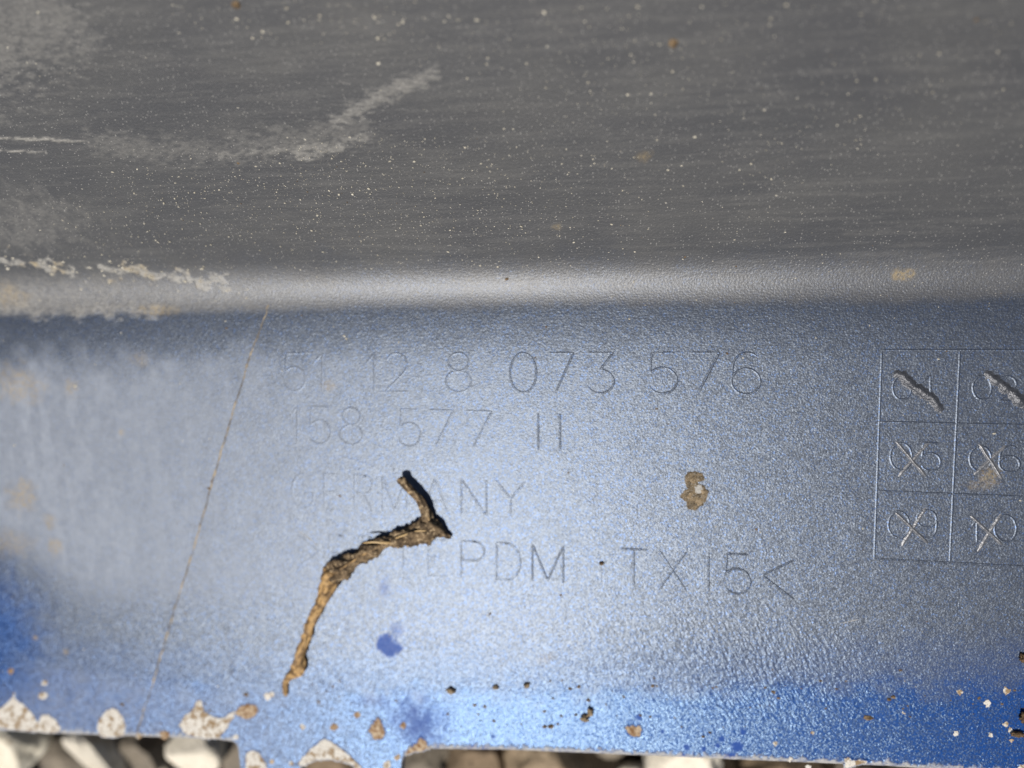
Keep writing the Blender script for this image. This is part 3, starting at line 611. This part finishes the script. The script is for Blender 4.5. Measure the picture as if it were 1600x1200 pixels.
for _ in range(40):
    px, py = rng.uniform(0, 1100), rng.uniform(10, 440); x, t = px2s(px, py); r = rng.uniform(0.09, 0.18); items.append((x, t, r * rng.uniform(1, 1.7), r * 0.9, r * 0.6))
for px, py, r in ((330, 383, .36), (594, 345, .22), (750, 342, .22), (709, 356, .25), (889, 270, .2), (1048, 296, .22), (680, 216, .26), (850, 20, .5), (1228, 8, .4), (730, 123, .4), (590, 60, .5), (585, 27, .5), (285, 358, .3), (38, 358, .3), (1308, 196, .25), (895, 340, .22), (760, 101, .35), (990, 97, .3), (370, 30, .5), (410, 50, .4), (450, 35, .45), (395, 60, .4), (500, 25, .4), (60, 20, 0.5), (254, 310, .2), (133, 176, .25), (28, 170, .3), (42, 98, .3)):
    x, t = px2s(px, py); items.append((x, t, r * 0.5, r * 0.36, r * 0.3))
for _ in range(190):
    px, py = rng.uniform(0, 1600), rng.uniform(490, 1150)
    if rng.random() > np.interp(px, [0, 400, 1600], [1, 0.5, 0.5]): continue
    x, t = px2s(px, py); r = 0.07 * math.exp(rng.normal(0, 0.45)); items.append((x, t, r * 1.3, r, r * 0.6))
for px, py, r in ((351, 502, .14), (328, 1054, .1), (537, 525, .22), (541, 530, .2), (425, 587, .1), (1466, 561, .14), (1553, 677, .2), (1405, 586, .12), (282, 599, .12), (1594, 782, .14), (118, 603, .3), (188, 520, .12), (1275, 528, .1)):
    x, t = px2s(px, py); items.append((x, t, r * 1.3, r * .8, r * .6))
for _ in range(45):                                 # sand left in the crust along the fold
    px = rng.uniform(-40, 420); py = 406 + 0.1 * px + rng.normal(0, 14); x, t = px2s(px, py); r = rng.uniform(0.08, 0.26); items.append((x, t, r * 1.4, r, r * 0.6))
scatter('sand_grains', items, SAND, 'fine pale sand grains and dust speckling the bumper', 'sand')
items = []
for _ in range(120):
    px, py = rng.uniform(0, 1600), rng.uniform(20, 1060); x, t = px2s(px, py); r = 0.06 * math.exp(rng.normal(0, 0.4)); items.append((x, t, r * 1.3, r, r * .6))
for _ in range(170):
    px = rng.uniform(0, 1600); p = np.array([px, np.interp(px, [0, 370, 900, 1600], [1060, 1105, 1085, 1090]) + rng.normal(0, 22)]); x, t = px2s(*p)
    if p[1] > 1135: continue
    r = 0.08 * math.exp(rng.normal(0, 0.55)); items.append((x, t, r * 1.6, r, r * .6))
for px, py, r in ((792, 436, .25), (1053, 67, .5), (370, 8, .5), (372, 255, .2), (1070, 402, .15), (353, 513, .15), (531, 775, .2), (853, 511, .14), (888, 739, .13), (1026, 639, .16), (1182, 827, .2), (876, 930, .2), (640, 910, .1), (766, 959, .18), (290, 958, .2), (742, 1101, .28), (758, 1103, .28), (1020, 1072, .28), (1026, 1072, .2), (905, 1073, .3), (860, 1064, .2), (890, 1076, .25), (919, 1093, .3), (864, 1091, .2), (900, 1115, .25), (878, 1117, .22), (860, 1132, .35), (851, 1133, .3), (872, 1129, .2), (772, 1124, .25), (1108, 1141, .2), (1098, 1147, .22), (480, 300, .1), (331, 752, .2), (327, 763, .22), (99, 727, .12), (1395, 1088, .3), (1388, 1092, .3), (1000, 1116, .22), (1016, 1118, .18), (510, 1080, .2), (520, 1073, .2), (495, 1083, .15)):
    x, t = px2s(px, py); items.append((x, t, r * 1.3, r, r * .7))
scatter('soil_specks', items, dirt_material('loose_soil', (0.09, 0.06, 0.035), (0.24, 0.17, 0.10), 2.5), 'tiny dark brown soil specks scattered over the bumper', 'soil')

# ------------------------------------------------------------------ the ground: soil and gravel below the edge
ZG = -50.0
k = NT('dark_soil'); n1 = k.noise((0.12, 0.12, 0.12), 6, 0.65)
SOIL = k.done(k.bsdf(k.mix(n1, (0.010, 0.008, 0.006), (0.04, 0.03, 0.02)), 0.95, 0, k.bump(k.noise((0.5, 0.5, 0.5), 5), 1.0, 1.5), 0.1))
gx = np.linspace(-600, 600, 60); GX, GY = np.meshgrid(gx, gx)
o = link('ground', grid_mesh('ground', np.stack([GX, GY, ZG + 4 * (fbm(GX * .03, GY * .03, 60) - .5)], -1)), SOIL); o['kind'] = 'structure'
def stone_mat(name, c1, c2, c3):
    k = NT(name); n1 = k.noise((0.13, 0.13, 0.13), 6, 0.6); n2 = k.noise((0.5, 0.5, 0.5), 5, 0.7)
    c = k.mix(k.ramp(n1, 0.35, 0.65), c1, c2); c = k.mix(k.ramp(n2, 0.52, 0.7), c, c3)
    return k.done(k.bsdf(c, 0.8, 0, k.bump(k.noise((0.7, 0.7, 0.7), 6, 0.65), 0.9, 0.7), 0.25))
CREAM = stone_mat('cream_stone', (0.68, 0.62, 0.49), (0.82, 0.77, 0.64), (0.34, 0.26, 0.16))
PALEST = stone_mat('pale_stone', (0.72, 0.66, 0.54), (0.83, 0.77, 0.65), (0.50, 0.43, 0.31))
GREYB = stone_mat('grey_brown_stone', (0.15, 0.13, 0.105), (0.25, 0.215, 0.165), (0.10, 0.08, 0.06))
BROWN = stone_mat('brown_stone', (0.13, 0.095, 0.06), (0.27, 0.20, 0.13), (0.07, 0.05, 0.035))
stones = [(4, 1172, -30, 7.4, 8, 8, CREAM, 'lumpy cream stone under the widest chip of the blue edge'),
 (140, 1180, -33, 2.6, 8.5, 6, PALEST, 'narrow pale stone beside the dark gap under the drop shaped chip'),
 (206, 1182, -39, 7.0, 8, 7, GREYB, 'grey brown rough stone between two pale stones'),
 (300, 1182, -31, 6.4, 6, 7, PALEST, 'smooth rounded cream stone beside the blue tab'),
 (372, 1190, -38, 5.0, 8, 7, GREYB, 'grey brown stone partly hidden by the blue tab'),
 (520, 1215, -33, 9, 9, 8, BROWN, 'brown stone seen through the broken hole in the tab'),
 (662, 1215, -34, 6, 10, 8, GREYB, 'dull brown stone at the notch beside the tab'),
 (745, 1228, -34, 8, 11, 8, BROWN, 'dark brown stone next to the dull stone at the notch'),
 (850, 1226, -33, 9, 10, 8, stone_mat('tan_stone', (0.22, 0.165, 0.105), (0.36, 0.28, 0.19), (0.12, 0.09, 0.06)), 'tan brown stone with dark gap beside it'),
 (1068, 1200, -30, 8, 9.5, 8, PALEST, 'flat topped cream stone under the straight blue edge'),
 (1230, 1245, -35, 10, 11, 8, BROWN, 'brown stone beyond the flat topped cream stone'),
 (1420, 1262, -33, 12, 12, 9, GREYB, 'large grey brown stone below the deep blue edge')]
for i, (px, py, z, rx, ry, rz, mat, lb) in enumerate(stones):
    p = plane_pt(px, py, z); V, F = pebble(60 + i, rx * 1.12, ry * 1.12, rz * 1.1, 5, 0.22, 1.1, 11)
    o = link('gravel_stone', mesh('gravel_stone', V, F), mat); o.location = Vector((p[0], p[1], z - rz * 0.5)) * MM
    o.rotation_euler = (0, 0, 0.7 if i == 1 else 0.25 * (i % 3 - 1)); tag(o, lb, 'stone', 'gravel stones under the bumper edge')
# the rest of the gravel
V, F, MI = [], [], []
mats = [CREAM, GREYB, BROWN, PALEST]; taken = [(*plane_pt(s[0], s[1], s[2])[:2], True, 6) for s in stones]
cnt = 0; YB = plane_pt(800, 1270, -33)[1]
for i in range(5200):
    x, y = rng.uniform(-260, 260), rng.uniform(-300, 60); r = rng.uniform(4, 11) if i < 2200 else rng.uniform(2.2, 4.5)
    low = y > YB
    if low: r = min(r, 4.5)
    if any(math.hypot(x - q[0], y - q[1]) < r + (5.5 if q[2] else q[3] * 0.8) for q in taken): continue
    taken.append((x, y, False, r)); v, f = pebble(200 + i, r, r * rng.uniform(.7, 1.1), r * .7, 3 if r > 5 else 2, 0.25, 1.1, 9)
    b = len(V); V.extend(v + np.array([x, y, ZG + (0.2 if low else 0.35) * r])); F.extend([[b + j for j in q] for q in f]); MI.extend([int(rng.choice([1, 2, 2] if low else [0, 1, 1, 2, 2, 3]))] * len(f)); cnt += 1
me = mesh('gravel', V, F)
for m_ in mats: me.materials.append(m_)
me.polygons.foreach_set('material_index', np.array(MI, np.int32))
o = link('gravel', me, None); tag(o, 'mixed brown and cream gravel spread over the soil', 'gravel', None, 'stuff')
